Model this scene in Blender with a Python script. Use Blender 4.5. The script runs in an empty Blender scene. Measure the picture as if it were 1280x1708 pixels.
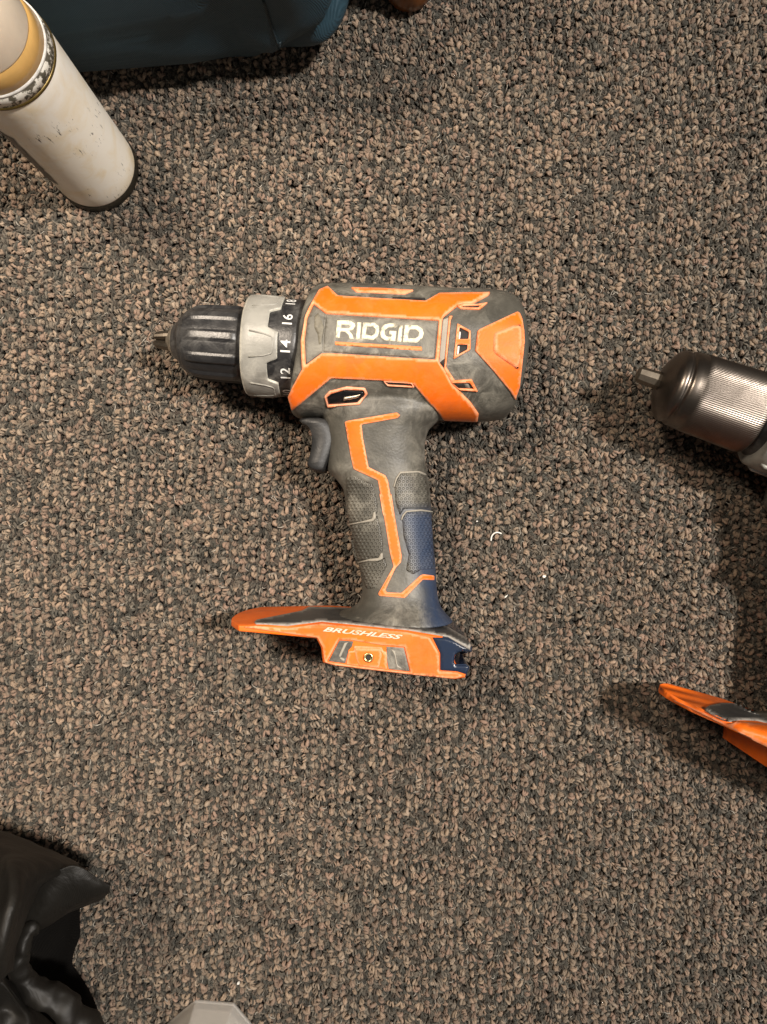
import bpy, bmesh, math, random
import numpy as np
from mathutils import Vector, Matrix, noise
from mathutils.bvhtree import BVHTree
from mathutils.geometry import delaunay_2d_cdt, tessellate_polygon

random.seed(7)
scene = bpy.context.scene
C = scene.collection
R = math.radians

# ---------------------------------------------------------------- camera
H = 0.39            # camera height above the carpet pile (m)
F = 1183.0          # focal length in photograph pixels (1280 wide)
cam_d = bpy.data.cameras.new('camera')
cam = bpy.data.objects.new('camera', cam_d)
C.objects.link(cam)
cam.location = (0, 0, H)
cam_d.sensor_fit = 'HORIZONTAL'
cam_d.sensor_width = 36.0
cam_d.lens = 36.0 * F / 1280.0
cam_d.clip_start = 0.01
cam_d.clip_end = 50
scene.camera = cam

# ---------------------------------------------------------------- world and lamps
w = bpy.data.worlds.new('World')
scene.world = w
w.use_nodes = True
bg = w.node_tree.nodes['Background']
bg.inputs[0].default_value = (1.0, 0.90, 0.78, 1)
bg.inputs[1].default_value = 0.06


def area(name, loc, target, size, energy, col, shape='DISK'):
    d = bpy.data.lights.new(name, 'AREA')
    d.shape = shape
    d.size = size
    d.energy = energy
    d.color = col
    o = bpy.data.objects.new(name, d)
    C.objects.link(o)
    o.location = loc
    o.rotation_euler = (Vector(target) - Vector(loc)).to_track_quat('-Z', 'Y').to_euler()
    return o


area('ceiling_lamp', (0.80, 0.18, 1.60), (0, 0, 0), 0.16, 45, (1.0, 0.93, 0.85))
area('room_fill', (1.15, -1.05, 1.5), (0, 0, 0), 0.8, 2.5, (1.0, 0.95, 0.90))  # unseen soft fill, added to brighten the near side of the can
sd_ = bpy.data.lights.new('side_lamp', 'SPOT')       # a shaded lamp to the upper left
sd_.energy = 72
sd_.color = (1.0, 0.85, 0.69)
sd_.shadow_soft_size = 0.10
sd_.spot_size = R(47)
sd_.spot_blend = 1.0
so_ = bpy.data.objects.new('side_lamp', sd_)
C.objects.link(so_)
so_.location = (-0.42, 0.38, 1.0)
so_.rotation_euler = (Vector((-0.19, 0.09, 0)) - Vector(so_.location)).to_track_quat('-Z', 'Y').to_euler()

scene.view_settings.view_transform = 'Standard'
scene.view_settings.look = 'None'
scene.view_settings.gamma = 1.0
scene.view_settings.use_curve_mapping = False
scene.view_settings.exposure = 0.0

# ---------------------------------------------------------------- helpers


def P(px, py, z):
    s = (H - z) / F
    return Vector(((px - 640) * s, (854 - py) * s, z))


def ray(px, py):
    return Vector(((px - 640) / F, (854 - py) / F, -1.0)).normalized()


EYE = Vector((0, 0, H))


class Crop:
    def __init__(s, x0, y0, k):
        s.x0, s.y0, s.k = x0, y0, k

    def __call__(s, pts):
        return [(s.x0 + x / s.k, s.y0 + y / s.k) for x, y in pts]


def link(name, me, mat=None, parent=None):
    o = bpy.data.objects.new(name, me)
    C.objects.link(o)
    if mat is not None:
        me.materials.clear()
        me.materials.append(mat)
    if parent is not None:
        o.parent = parent
        root = parent
        off = Vector((0, 0, 0))
        while root is not None:
            off += root.location
            root = root.parent
        me.transform(Matrix.Translation(-off))
    return o


def mesh(name, verts, faces, mat=None, parent=None, smooth=True, wear=None, recalc=True):
    me = bpy.data.meshes.new(name)
    me.from_pydata([tuple(v) for v in verts], [], faces)
    if recalc:
        bm = bmesh.new()
        bm.from_mesh(me)
        bmesh.ops.recalc_face_normals(bm, faces=bm.faces)
        bm.to_mesh(me)
        bm.free()
    if smooth:
        me.polygons.foreach_set('use_smooth', [True] * len(me.polygons))
    if wear is not None:
        a = me.attributes.new('wear', 'FLOAT', 'POINT')
        a.data.foreach_set('value', wear)
    return link(name, me, mat, parent)


def empty(name, loc):
    o = bpy.data.objects.new(name, None)
    C.objects.link(o)
    o.location = loc
    o.empty_display_size = 0.02
    return o


def tag(o, label=None, cat=None, group=None, kind=None):
    if label:
        o['label'] = label
    if cat:
        o['category'] = cat
    if group:
        o['group'] = group
    if kind:
        o['kind'] = kind
    return o


def chaikin(pts, n=2, closed=True):
    for _ in range(n):
        out = []
        m = len(pts)
        rng = range(m) if closed else range(m - 1)
        for i in rng:
            a, b = pts[i], pts[(i + 1) % m]
            out.append(tuple(a[k] * .75 + b[k] * .25 for k in range(len(a))))
            out.append(tuple(a[k] * .25 + b[k] * .75 for k in range(len(a))))
        if not closed:
            out = [pts[0]] + out + [pts[-1]]
        pts = out
    return pts


def ring_faces(nr, n, cap0=True, cap1=True):
    f = []
    for i in range(nr - 1):
        for j in range(n):
            a, b = i * n + j, i * n + (j + 1) % n
            f.append((a, b, b + n, a + n))
    if cap0:
        f.append(tuple(range(n))[::-1])
    if cap1:
        f.append(tuple(range((nr - 1) * n, nr * n)))
    return f


def revolve(A, axis, prof, n=64, rf=None):
    """prof: (s, r) along axis from A; rf(theta, s, r, i) -> r"""
    a = axis.normalized()
    e2 = Vector((0, 0, 1))
    e2 = (e2 - a * e2.dot(a)).normalized()
    e1 = a.cross(e2)
    V = []
    for i, (s, r) in enumerate(prof):
        for j in range(n):
            t = 2 * math.pi * j / n
            rr = rf(t, s, r, i) if rf else r
            V.append(A + a * s + e1 * (rr * math.cos(t)) + e2 * (rr * math.sin(t)))
    return V, ring_faces(len(prof), n)


def tube(pts, r, n=8):
    V = []
    for i, p in enumerate(pts):
        d = (pts[min(i + 1, len(pts) - 1)] - pts[max(i - 1, 0)]).normalized()
        u = d.cross(Vector((0.13, 0.21, 0.97))).normalized()
        v = d.cross(u)
        rr = r[i] if isinstance(r, (list, tuple)) else r
        for j in range(n):
            t = 2 * math.pi * j / n
            V.append(p + u * (rr * math.cos(t)) + v * (rr * math.sin(t)))
    return V, ring_faces(len(pts), n)


def spline(xs, ys, x):
    return float(np.interp(x, xs, ys))


def poly_area(p):
    return .5 * sum(p[i][0] * p[(i + 1) % len(p)][1] - p[(i + 1) % len(p)][0] * p[i][1] for i in range(len(p)))


def inside(p, poly):
    x, y = p
    c = False
    n = len(poly)
    j = n - 1
    for i in range(n):
        xi, yi = poly[i]
        xj, yj = poly[j]
        if (yi > y) != (yj > y) and x < (xj - xi) * (y - yi) / (yj - yi) + xi:
            c = not c
        j = i
    return c


def densify(p, step):
    out = []
    for i in range(len(p)):
        a, b = p[i], p[(i + 1) % len(p)]
        d = math.hypot(b[0] - a[0], b[1] - a[1])
        k = max(1, int(math.ceil(d / step)))
        for q in range(k):
            t = q / k
            out.append((a[0] + (b[0] - a[0]) * t, a[1] + (b[1] - a[1]) * t))
    return out


def inset(p, d):
    n = len(p)
    out = []
    for i in range(n):
        a, b, c = Vector(p[i - 1]), Vector(p[i]), Vector(p[(i + 1) % n])
        e1 = (b - a)
        e2 = (c - b)
        if e1.length < 1e-9 or e2.length < 1e-9:
            out.append(p[i])
            continue
        e1.normalize()
        e2.normalize()
        n1 = Vector((-e1.y, e1.x))
        n2 = Vector((-e2.y, e2.x))
        m = n1 + n2
        if m.length < 1e-6:
            m = n1
        m.normalize()
        k = d / max(0.5, m.dot(n1))
        out.append((b.x + m.x * k, b.y + m.y * k))
    return out


def hit(bvh, px, py, z0=0.0335):
    loc, nor, idx, dist = bvh.ray_cast(EYE, ray(px, py))
    if loc is None:
        q = P(px, py, z0)
        loc, nor, idx, dist = bvh.find_nearest(q)
    if nor.dot(EYE - loc) < 0:
        nor = -nor
    return loc, nor


def drape(name, outers, holes, mat, parent, bvh, h=0.0008, step=4.0, bev=1.3, depth=0.0012, rnd=1, lift=None, nrm=None):
    """A panel cut out by pixel outlines, laid on the surface under it with real thickness and bevelled edges."""
    def prep(p, ccw):
        p = [(x, -y) for x, y in p]
        if rnd:
            q = densify(p, 9999)
            # small corner rounding
            out = []
            m = len(p)
            for i in range(m):
                a, b, c = Vector(p[i - 1]), Vector(p[i]), Vector(p[(i + 1) % m])
                d1 = min(1.5 * rnd, (a - b).length * .3)
                d2 = min(1.5 * rnd, (c - b).length * .3)
                if (a - b).length > 1e-6 and (c - b).length > 1e-6:
                    s1 = b + (a - b).normalized() * d1
                    s2 = b + (c - b).normalized() * d2
                    out += [tuple(s1), tuple((s1 + s2) * .25 + b * .5), tuple(s2)]
            p = out
        if (poly_area(p) > 0) != ccw:
            p = p[::-1]
        return densify(p, step)
    loops = [prep(p, True) for p in outers] + [prep(p, False) for p in holes]
    ins = [inset(p, bev) for p in loops]
    nO = len(outers)
    coords, edges, rngs = [], [], []
    for p in ins:
        s = len(coords)
        coords += [Vector(q) for q in p]
        edges += [(s + i, s + (i + 1) % len(p)) for i in range(len(p))]
        rngs.append((s, len(p)))
    nb = len(coords)

    def ok(q):
        return any(inside(q, o) for o in ins[:nO]) and not any(inside(q, o) for o in ins[nO:])
    barr = np.array([tuple(c) for c in coords])
    x0, y0 = barr.min(0)
    x1, y1 = barr.max(0)
    yy = y0 + step * .5
    row = 0
    while yy < y1:
        xx = x0 + (step * .5 if row % 2 else 0)
        while xx < x1:
            q = (xx, yy)
            if ok(q) and ((barr - q) ** 2).sum(1).min() > (step * .55) ** 2:
                coords.append(Vector(q))
            xx += step
        yy += step * .87
        row += 1
    ov, oe, of, mv, _, _ = delaunay_2d_cdt(coords, edges, [], 0, 1e-5)
    bpos = {}
    V, W, N = [], [], []
    tris = []
    for f in of:
        c = (sum(ov[i].x for i in f) / 3, sum(ov[i].y for i in f) / 3)
        if ok(c):
            tris.append(tuple(f))
    remap = {}
    for i, v in enumerate(mv):
        for o in v:
            remap[o] = i
    isb = set(remap[i] for i in range(nb) if i in remap)
    for i, v in enumerate(ov):
        l, n = hit(bvh, v.x, -v.y)
        n = nrm or n
        k = h if lift is None else h + lift(v.x, -v.y)
        V.append(l + n * k)
        W.append(1.0 if i in isb else 0.0)
    faces = list(tris)
    for p, (s, m) in zip(loops, rngs):
        base = len(V)
        hn = [(a_, nrm or b_) for a_, b_ in (hit(bvh, q[0], -q[1]) for q in p)]
        for l, n in hn:
            V.append(l + n * (h * 0.45))
            W.append(1.0)
        for l, n in hn:
            V.append(l - n * depth)
            W.append(0.6)
        for i in range(m):
            j = (i + 1) % m
            a, b = remap.get(s + i), remap.get(s + j)
            if a is None or b is None:
                continue
            if a != b:
                faces.append((b, a, base + i, base + j))
            faces.append((base + j, base + i, base + m + i, base + m + j))
    # drop loose verts
    used = sorted(set(i for f in faces for i in f))
    mp = {o: i for i, o in enumerate(used)}
    V = [V[i] for i in used]
    W = [W[i] for i in used]
    faces = [tuple(mp[i] for i in f) for f in faces]
    return mesh(name, V, faces, mat, parent, True, W, recalc=False)


def text_tris(s, bold=0.0, shear=0.0, space=1.0):
    cu = bpy.data.curves.new('t', 'FONT')
    cu.body = s
    cu.offset = bold
    cu.shear = shear
    cu.space_character = space
    cu.fill_mode = 'FRONT'
    cu.resolution_u = 3
    o = bpy.data.objects.new('t', cu)
    C.objects.link(o)
    dg = bpy.context.evaluated_depsgraph_get()
    dg.update()
    me = bpy.data.meshes.new_from_object(o.evaluated_get(dg))
    v = [(p.co.x, p.co.y) for p in me.vertices]
    f = [tuple(p.vertices) for p in me.polygons]
    bpy.data.objects.remove(o)
    bpy.data.curves.remove(cu)
    bpy.data.meshes.remove(me)
    return v, f


def print_text(name, s, p0, p1, up, mat, parent, bvh, h, bold=0.02, shear=0.0):
    v, f = text_tris(s, bold, shear)
    xs = [a for a, b in v]
    ys = [b for a, b in v]
    x0, x1, y0, y1 = min(xs), max(xs), min(ys), max(ys)
    V = []
    for x, y in v:
        t = (x - x0) / (x1 - x0)
        u = (y - y0) / (y1 - y0)
        l, n = hit(bvh, p0[0] + (p1[0] - p0[0]) * t + up[0] * u, p0[1] + (p1[1] - p0[1]) * t + up[1] * u)
        V.append(l + Vector((0, .25, .97)) * h)
    return mesh(name, V, f, mat, parent, False, recalc=False)


# ---------------------------------------------------------------- materials


def mat(name):
    m = bpy.data.materials.new(name)
    m.use_nodes = True
    nt = m.node_tree
    b = nt.nodes['Principled BSDF']
    return m, nt, b


def nd(nt, t, **kw):
    n = nt.nodes.new(t)
    for k, v in kw.items():
        setattr(n, k, v)
    return n


def noise_n(nt, scale, detail=4, rough=.6, vec=None, dist=0.0):
    n = nd(nt, 'ShaderNodeTexNoise')
    n.inputs['Scale'].default_value = scale
    n.inputs['Detail'].default_value = detail
    n.inputs['Roughness'].default_value = rough
    n.inputs['Distortion'].default_value = dist
    if vec is not None:
        nt.links.new(vec, n.inputs['Vector'])
    return n


def ramp(nt, src, p0, p1, c0=(0, 0, 0, 1), c1=(1, 1, 1, 1)):
    r = nd(nt, 'ShaderNodeValToRGB')
    r.color_ramp.elements[0].position = p0
    r.color_ramp.elements[1].position = p1
    r.color_ramp.elements[0].color = c0
    r.color_ramp.elements[1].color = c1
    nt.links.new(src, r.inputs[0])
    return r.outputs[0]


def mixc(nt, fac, a, b, mode='MIX'):
    m = nd(nt, 'ShaderNodeMix', data_type='RGBA', blend_type=mode)
    for sock, v in ((m.inputs[0], fac), (m.inputs[6], a), (m.inputs[7], b)):
        if isinstance(v, (int, float)):
            sock.default_value = v
        elif isinstance(v, tuple):
            sock.default_value = v if len(v) == 4 else (*v, 1)
        else:
            nt.links.new(v, sock)
    return m.outputs[2]


def mathn(nt, op, a, b=None, clamp=False):
    m = nd(nt, 'ShaderNodeMath', operation=op, use_clamp=clamp)
    for i, v in enumerate((a, b)):
        if v is None:
            continue
        if isinstance(v, (int, float)):
            m.inputs[i].default_value = v
        else:
            nt.links.new(v, m.inputs[i])
    return m.outputs[0]


def bump(nt, b, hgt, strength, dist):
    n = nd(nt, 'ShaderNodeBump')
    n.inputs['Strength'].default_value = strength
    n.inputs['Distance'].default_value = dist
    nt.links.new(hgt, n.inputs['Height'])
    nt.links.new(n.outputs[0], b.inputs['Normal'])
    return n


def objco(nt):
    return nd(nt, 'ShaderNodeTexCoord').outputs['Object']


def attr(nt, name, typ='GEOMETRY'):
    a = nd(nt, 'ShaderNodeAttribute', attribute_name=name, attribute_type=typ)
    return a.outputs['Fac']


def plastic(name, col, col2, dust, rough=0.45, dust_amt=0.5, wear_col=None, grime=None, bumpk=0.15, fine=900):
    """col/col2 large tone variation, dust laid over by noise, wear on bevelled edges."""
    m, nt, b = mat(name)
    co = objco(nt)
    n1 = noise_n(nt, 38, 5, .65, co, .4)
    base = mixc(nt, ramp(nt, n1.outputs['Fac'], .38, .66), col, col2)
    n2 = noise_n(nt, 95, 8, .72, co, .8)
    d = ramp(nt, n2.outputs['Fac'], .44, .70)
    n3 = noise_n(nt, 22, 3, .5, co)
    d = mathn(nt, 'MULTIPLY', d, ramp(nt, n3.outputs['Fac'], .36, .60))
    d = mathn(nt, 'MULTIPLY', d, dust_amt)
    base = mixc(nt, d, base, dust)
    if grime:
        n4 = noise_n(nt, 60, 6, .7, co, .5)
        base = mixc(nt, mathn(nt, 'MULTIPLY', ramp(nt, n4.outputs['Fac'], .50, .68), .75), base, grime)
    if wear_col:
        wv = attr(nt, 'wear')
        n5 = noise_n(nt, 260, 4, .7, co)
        k = mathn(nt, 'MULTIPLY', wv, ramp(nt, n5.outputs['Fac'], .25, .55), True)
        base = mixc(nt, mathn(nt, 'MULTIPLY', k, .95), base, wear_col)
    # thin scratches
    mp = nd(nt, 'ShaderNodeMapping')
    mp.inputs['Rotation'].default_value = (0.3, .2, .6)
    mp.inputs['Scale'].default_value = (60, 900, 300)
    nt.links.new(co, mp.inputs[0])
    n6 = noise_n(nt, 1.0, 3, .5, mp.outputs[0])
    base = mixc(nt, mathn(nt, 'MULTIPLY', ramp(nt, n6.outputs['Fac'], .70, .78), .35 * dust_amt), base, dust)
    nt.links.new(base, b.inputs['Base Color'])
    rr = mathn(nt, 'ADD', mathn(nt, 'MULTIPLY', n2.outputs['Fac'], .25), rough - .1, True)
    nt.links.new(rr, b.inputs['Roughness'])
    nf = noise_n(nt, fine, 2, .5, co)
    hh = mathn(nt, 'ADD', nf.outputs['Fac'], n2.outputs['Fac'])
    bump(nt, b, hh, bumpk, .0006)
    return m, nt, b, base, co


ORANGE = (0.76, 0.135, 0.012)
M = {}
M['orange'] = plastic('orange_plastic', (0.82, 0.148, 0.006), (0.72, 0.120, 0.007), (0.78, 0.34, 0.16), .46, .16,
                      (0.80, 0.33, 0.17), (0.60, 0.12, 0.02), .10)[0]
M['orange'].node_tree.nodes['Principled BSDF'].inputs['Specular IOR Level'].default_value = .3
M['orange_dull'] = plastic('orange_plastic_scuffed', (0.74, 0.17, 0.04), (0.66, 0.13, 0.03), (0.75, 0.38, 0.24), .5, .6,
                           (0.78, 0.36, 0.22), (0.40, 0.10, 0.04), .12)[0]
M['rubber'] = plastic('grey_rubber', (0.050, 0.048, 0.040), (0.095, 0.089, 0.074), (0.34, 0.32, 0.27), .55, .8,
                      None, (0.045, 0.042, 0.036), .25)[0]
M['panel'] = plastic('grey_panel', (0.075, 0.071, 0.059), (0.130, 0.122, 0.101), (0.40, 0.38, 0.32), .55, .95,
                     None, (0.06, 0.056, 0.048), .2)[0]
M['rubber_dark'] = plastic('dark_rubber', (0.030, 0.031, 0.031), (0.050, 0.050, 0.048), (0.20, 0.19, 0.17), .42, .35,
                           (0.30, 0.28, 0.25), None, .2)[0]
M['black'] = plastic('black_plastic', (0.012, 0.012, 0.013), (0.022, 0.022, 0.023), (0.17, 0.165, 0.155), .34, .6,
                     (0.13, 0.13, 0.13), None, .18)[0]
M['hole'] = plastic('interior_shade', (0.006, 0.005, 0.005), (0.012, 0.010, 0.008), (0.05, 0.04, 0.03), .7, .3)[0]  # near-black colour stands in for the shade inside slots and openings
M['silver'] = plastic('silver_plastic', (0.28, 0.275, 0.25), (0.19, 0.186, 0.168), (0.58, 0.56, 0.49), .38, .6,
                      (0.60, 0.58, 0.50), (0.12, 0.115, 0.10), .15)[0]
M['trigger'] = plastic('trigger_plastic', (0.010, 0.0105, 0.011), (0.018, 0.018, 0.018), (0.14, 0.13, 0.12), .48, .5)[0]
M['ridge'] = plastic('dusty_ridge', (0.30, 0.28, 0.23), (0.22, 0.20, 0.17), (0.45, 0.43, 0.37), .6, .6)[0]


def blue_rubber():
    """handle rubber: grey, tinted blue towards its lower back edge"""
    m, nt, b, base, co = plastic('handle_rubber', (0.052, 0.050, 0.042), (0.095, 0.090, 0.075), (0.34, 0.32, 0.27), .46, .8,
                                 None, (0.05, 0.047, 0.04), .22)
    g = nd(nt, 'ShaderNodeNewGeometry')
    sep = nd(nt, 'ShaderNodeSeparateXYZ')
    nt.links.new(g.outputs['Position'], sep.inputs[0])
    # distance behind a slanted line down the handle, and below the ridge
    t = mathn(nt, 'ADD', sep.outputs[0], mathn(nt, 'MULTIPLY', sep.outputs[1], .25))
    n = noise_n(nt, 45, 4, .6, co)
    t = mathn(nt, 'ADD', t, mathn(nt, 'MULTIPLY', mathn(nt, 'SUBTRACT', n.outputs['Fac'], .5), .012))
    k1 = nd(nt, 'ShaderNodeMapRange')
    k1.inputs[1].default_value = .004
    k1.inputs[2].default_value = .013
    nt.links.new(t, k1.inputs[0])
    k2 = nd(nt, 'ShaderNodeMapRange')
    k2.inputs[1].default_value = .0050
    k2.inputs[2].default_value = -.0030
    nt.links.new(sep.outputs[1], k2.inputs[0])
    k = mathn(nt, 'MULTIPLY', k1.outputs[0], k2.outputs[0], True)
    k = mathn(nt, 'MULTIPLY', k, .82)
    col = mixc(nt, k, base, (0.018, 0.038, 0.088))
    nt.links.new(col, b.inputs['Base Color'])
    return m, nt, b, co


M['handle'] = blue_rubber()[0]


def dotted():
    m, nt, b, co = blue_rubber()
    m.name = 'dimpled_grip_rubber'
    # dimples: hexagonal dot grid in the plane of the drill's side
    sep = nd(nt, 'ShaderNodeSeparateXYZ')
    nt.links.new(co, sep.inputs[0])
    pit = .0019
    def cell(ox, oy):
        u = mathn(nt, 'FRACT', mathn(nt, 'ADD', mathn(nt, 'DIVIDE', sep.outputs[0], pit), ox))
        v = mathn(nt, 'FRACT', mathn(nt, 'ADD', mathn(nt, 'DIVIDE', sep.outputs[1], pit * 1.732), oy))
        du = mathn(nt, 'SUBTRACT', u, .5)
        dv = mathn(nt, 'MULTIPLY', mathn(nt, 'SUBTRACT', v, .5), 1.732)
        return mathn(nt, 'SQRT', mathn(nt, 'ADD', mathn(nt, 'MULTIPLY', du, du), mathn(nt, 'MULTIPLY', dv, dv)))
    d = mathn(nt, 'MINIMUM', cell(0, 0), cell(.5, .5))
    hgt = ramp(nt, d, .22, .36)
    for n in list(nt.nodes):
        if n.type == 'BUMP':
            nt.nodes.remove(n)
    bump(nt, b, hgt, .9, .0007)
    return m


M['dots'] = dotted()


def simple(name, col, rough, metal=0.0, bumpk=0.0, scale=300, var=.3, trans=0.0, ior=1.45, aniso=False, spec=.5):
    m, nt, b = mat(name)
    co = objco(nt)
    n = noise_n(nt, scale, 5, .65, co, .3)
    c2 = tuple(c * (1 - var) for c in col)
    nt.links.new(mixc(nt, ramp(nt, n.outputs['Fac'], .35, .68), col, c2), b.inputs['Base Color'])
    nt.links.new(mathn(nt, 'ADD', mathn(nt, 'MULTIPLY', n.outputs['Fac'], .2), rough - .1, True), b.inputs['Roughness'])
    b.inputs['Metallic'].default_value = metal
    b.inputs['Transmission Weight'].default_value = trans
    b.inputs['IOR'].default_value = ior
    b.inputs['Specular IOR Level'].default_value = spec
    if bumpk:
        bump(nt, b, n.outputs['Fac'], bumpk, .0005)
    return m


M['steel'] = simple('worn_steel', (0.52, 0.46, 0.37), .42, .85, .2, 220, .45)
M['steel_dark'] = simple('oiled_steel', (0.21, 0.165, 0.125), .34, 1.0, .1, 120, .5)
M['steel_dull'] = simple('dull_steel', (0.20, 0.17, 0.135), .5, 1.0, .2, 220, .4)
M['brass'] = simple('brass_insert', (0.75, 0.60, 0.28), .3, 1.0)
M['white_print'] = simple('white_print', (0.68, 0.68, 0.66), .55, 0, 0, 700, .25)
M['gloss'] = simple('glossy_black', (0.010, 0.010, 0.011), .18)
M['white_plastic'] = simple('white_plastic', (0.75, 0.73, 0.68), .5)


def worn_print(name, col, under, lo, hi, sc):
    m, nt, b = mat(name)
    co = objco(nt)
    n = noise_n(nt, sc, 6, .7, co, .4)
    base = mixc(nt, ramp(nt, n.outputs['Fac'], lo, hi), col, under)
    n2 = noise_n(nt, 500, 3, .6, co)
    base = mixc(nt, mathn(nt, 'MULTIPLY', n2.outputs['Fac'], .35), base, (.45, .40, .28))
    nt.links.new(base, b.inputs['Base Color'])
    b.inputs['Roughness'].default_value = .6
    return m


M['logo'] = worn_print('worn_cream_print', (0.76, 0.71, 0.54), (0.17, 0.16, 0.13), .51, .64, 230)
M['underline'] = worn_print('worn_orange_print', (0.76, 0.19, 0.03), (0.60, 0.36, 0.2), .58, .72, 260)
M['brushless'] = worn_print('pale_print', (0.78, 0.52, 0.42), (0.72, 0.26, 0.10), .52, .70, 300)
M['patch'] = worn_print('worn_patch', (0.060, 0.056, 0.045), (0.13, 0.12, 0.10), .45, .62, 120)

# ---------------------------------------------------------------- carpet (the ground)


def carpet():
    me = bpy.data.meshes.new('carpet')
    s = 1.2
    me.from_pydata([(-s, -s, -.0042), (s, -s, -.0042), (s, s, -.0042), (-s, s, -.0042)], [], [(0, 1, 2, 3)])
    m, nt, b = mat('carpet_backing')
    co = objco(nt)
    v = nd(nt, 'ShaderNodeTexVoronoi')
    v.inputs['Scale'].default_value = 260
    nt.links.new(co, v.inputs['Vector'])
    nt.links.new(mixc(nt, ramp(nt, v.outputs['Distance'], .2, .7), (.06, .048, .036), (.012, .011, .010)), b.inputs['Base Color'])
    b.inputs['Roughness'].default_value = 1
    o = link('carpet', me, m)
    tag(o, 'brown and charcoal looped carpet under all the tools', 'carpet', kind='structure')

    # yarn
    m, nt, b = mat('carpet_yarn')
    co = objco(nt)
    tone = attr(nt, 'tone', 'INSTANCER')
    hue = attr(nt, 'hue', 'INSTANCER')
    ply = attr(nt, 'ply')
    hr = nd(nt, 'ShaderNodeValToRGB')
    cr_ = hr.color_ramp
    cr_.elements[0].position, cr_.elements[0].color = 0.0, (0.37, 0.248, 0.186, 1)
    cr_.elements[1].position, cr_.elements[1].color = 1.0, (0.41, 0.325, 0.248, 1)
    for p_, c_ in ((.3, (0.29, 0.207, 0.156, 1)), (.55, (0.42, 0.302, 0.218, 1)), (.8, (0.37, 0.278, 0.196, 1))):
        e_ = cr_.elements.new(p_)
        e_.color = c_
    nt.links.new(hue, hr.inputs[0])
    beige = mixc(nt, mathn(nt, 'MULTIPLY', ramp(nt, ply, .35, 1.0), .65), hr.outputs[0], (0.165, 0.125, 0.090))
    dark = mixc(nt, hue, (0.016, 0.017, 0.015), (0.072, 0.072, 0.062))
    dark = mixc(nt, mathn(nt, 'MULTIPLY', ramp(nt, ply, .70, 1.0), .8), dark, (0.24, 0.21, 0.17))
    base = mixc(nt, mathn(nt, 'MINIMUM', tone, 1.0), dark, beige)
    base = mixc(nt, mathn(nt, 'GREATER_THAN', tone, 1.5), base, (0.40, 0.37, 0.32))
    n = noise_n(nt, 2300, 3, .65, co)
    base = mixc(nt, mathn(nt, 'MULTIPLY', ramp(nt, n.outputs['Fac'], .38, .68), .55), base, (0.06, 0.05, 0.04))
    nt.links.new(base, b.inputs['Base Color'])
    b.inputs['Roughness'].default_value = .85
    b.inputs['Specular IOR Level'].default_value = .25
    b.inputs['Sheen Weight'].default_value = .03
    bump(nt, b, n.outputs['Fac'], .8, .0005)
    yarn = m

    rng = np.random.default_rng(5)
    col = bpy.data.collections.new('tuft_shapes')
    NB, ND, NF = 22, 22, 6

    def proto(kind):
        V, Fc, A = [], [], []
        npl = {'b': rng.integers(3, 5), 'd': rng.integers(3, 6), 'f': 1}[kind]
        for p in range(npl):
            if kind == 'b':
                a, rad0, hgt = rng.uniform(.0009, .0019), rng.uniform(.00045, .00092), rng.uniform(.0034, .0048)
                off = (p - (npl - 1) / 2) * rng.uniform(.0006, .0010)
            elif kind == 'd':
                a, rad0, hgt = rng.uniform(.0010, .0018), rng.uniform(.00032, .00062), rng.uniform(.0030, .0046)
                off = (p - (npl - 1) / 2) * rng.uniform(.0006, .0010)
            else:
                a, rad0, hgt = rng.uniform(.0008, .0018), rng.uniform(.00013, .00022), rng.uniform(.0007, .0011)
                off = 0
            ph, tw, lean = rng.uniform(0, 6.28), rng.uniform(-.0007, .0007), rng.uniform(-.0009, .0009)
            sk = rng.uniform(-.5, .5)
            n, sd = (8, 7) if kind != 'f' else (5, 4)
            pts, rad = [], []
            for i in range(n):
                t = i / (n - 1)
                b_ = math.sin(math.pi * t)
                y = -a * math.cos(math.pi * t) * (1 + .3 * b_)
                z = -.0042 + hgt * b_ ** .7 if kind != 'f' else -.0004 + hgt * b_
                x = off * (.45 + .55 * b_) + tw * math.sin(2 * math.pi * t + ph) + lean * b_ + sk * y * (p - .5 * (npl - 1))
                pts.append(Vector((x + rng.normal(0, .00012), y + rng.normal(0, .00015), z)))
                rad.append(rad0 * (.62 + .5 * b_) * rng.uniform(.85, 1.15))
            v, f = tube(pts, rad, sd)
            if kind != 'f':
                v = [q + Vector(rng.normal(0, .00013, 3)) for q in v]
            s0 = len(V)
            V += v
            Fc += [tuple(i + s0 for i in q) for q in f]
            A += [float(rng.uniform(0, 1))] * len(v)
        me = bpy.data.meshes.new('tuft')
        me.from_pydata([tuple(v) for v in V], [], Fc)
        me.polygons.foreach_set('use_smooth', [True] * len(me.polygons))
        at = me.attributes.new('ply', 'FLOAT', 'POINT')
        at.data.foreach_set('value', A)
        me.materials.append(yarn)
        return me
    kinds = ['b'] * NB + ['d'] * ND + ['f'] * NF
    for k, kd in enumerate(kinds):
        ob = bpy.data.objects.new('tuft_%03d' % k, proto(kd))
        col.objects.link(ob)
    X0, X1, Y0, Y1 = -.50, .50, -.54, .62
    PX, PY, TN, SC, ID, RZ, ZZ = [], [], [], [], [], [], []

    def add(x, y, tn, sc, lo, hi, rz, z):
        n = len(x)
        PX.append(x); PY.append(y); TN.append(tn); SC.append(sc)
        ID.append(rng.integers(lo, hi, n)); RZ.append(rz); ZZ.append(z)
    pit = .0052
    # tan knots in columns, then charcoal yarn between and inside the columns
    ci, cj = np.meshgrid(np.arange(int((X1 - X0) / pit)), np.arange(int((Y1 - Y0) / .0043)), indexing='ij')
    ci, cj = ci.ravel(), cj.ravel()
    keep = rng.uniform(0, 1, len(ci)) < .88
    x = X0 + ci[keep] * pit
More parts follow.
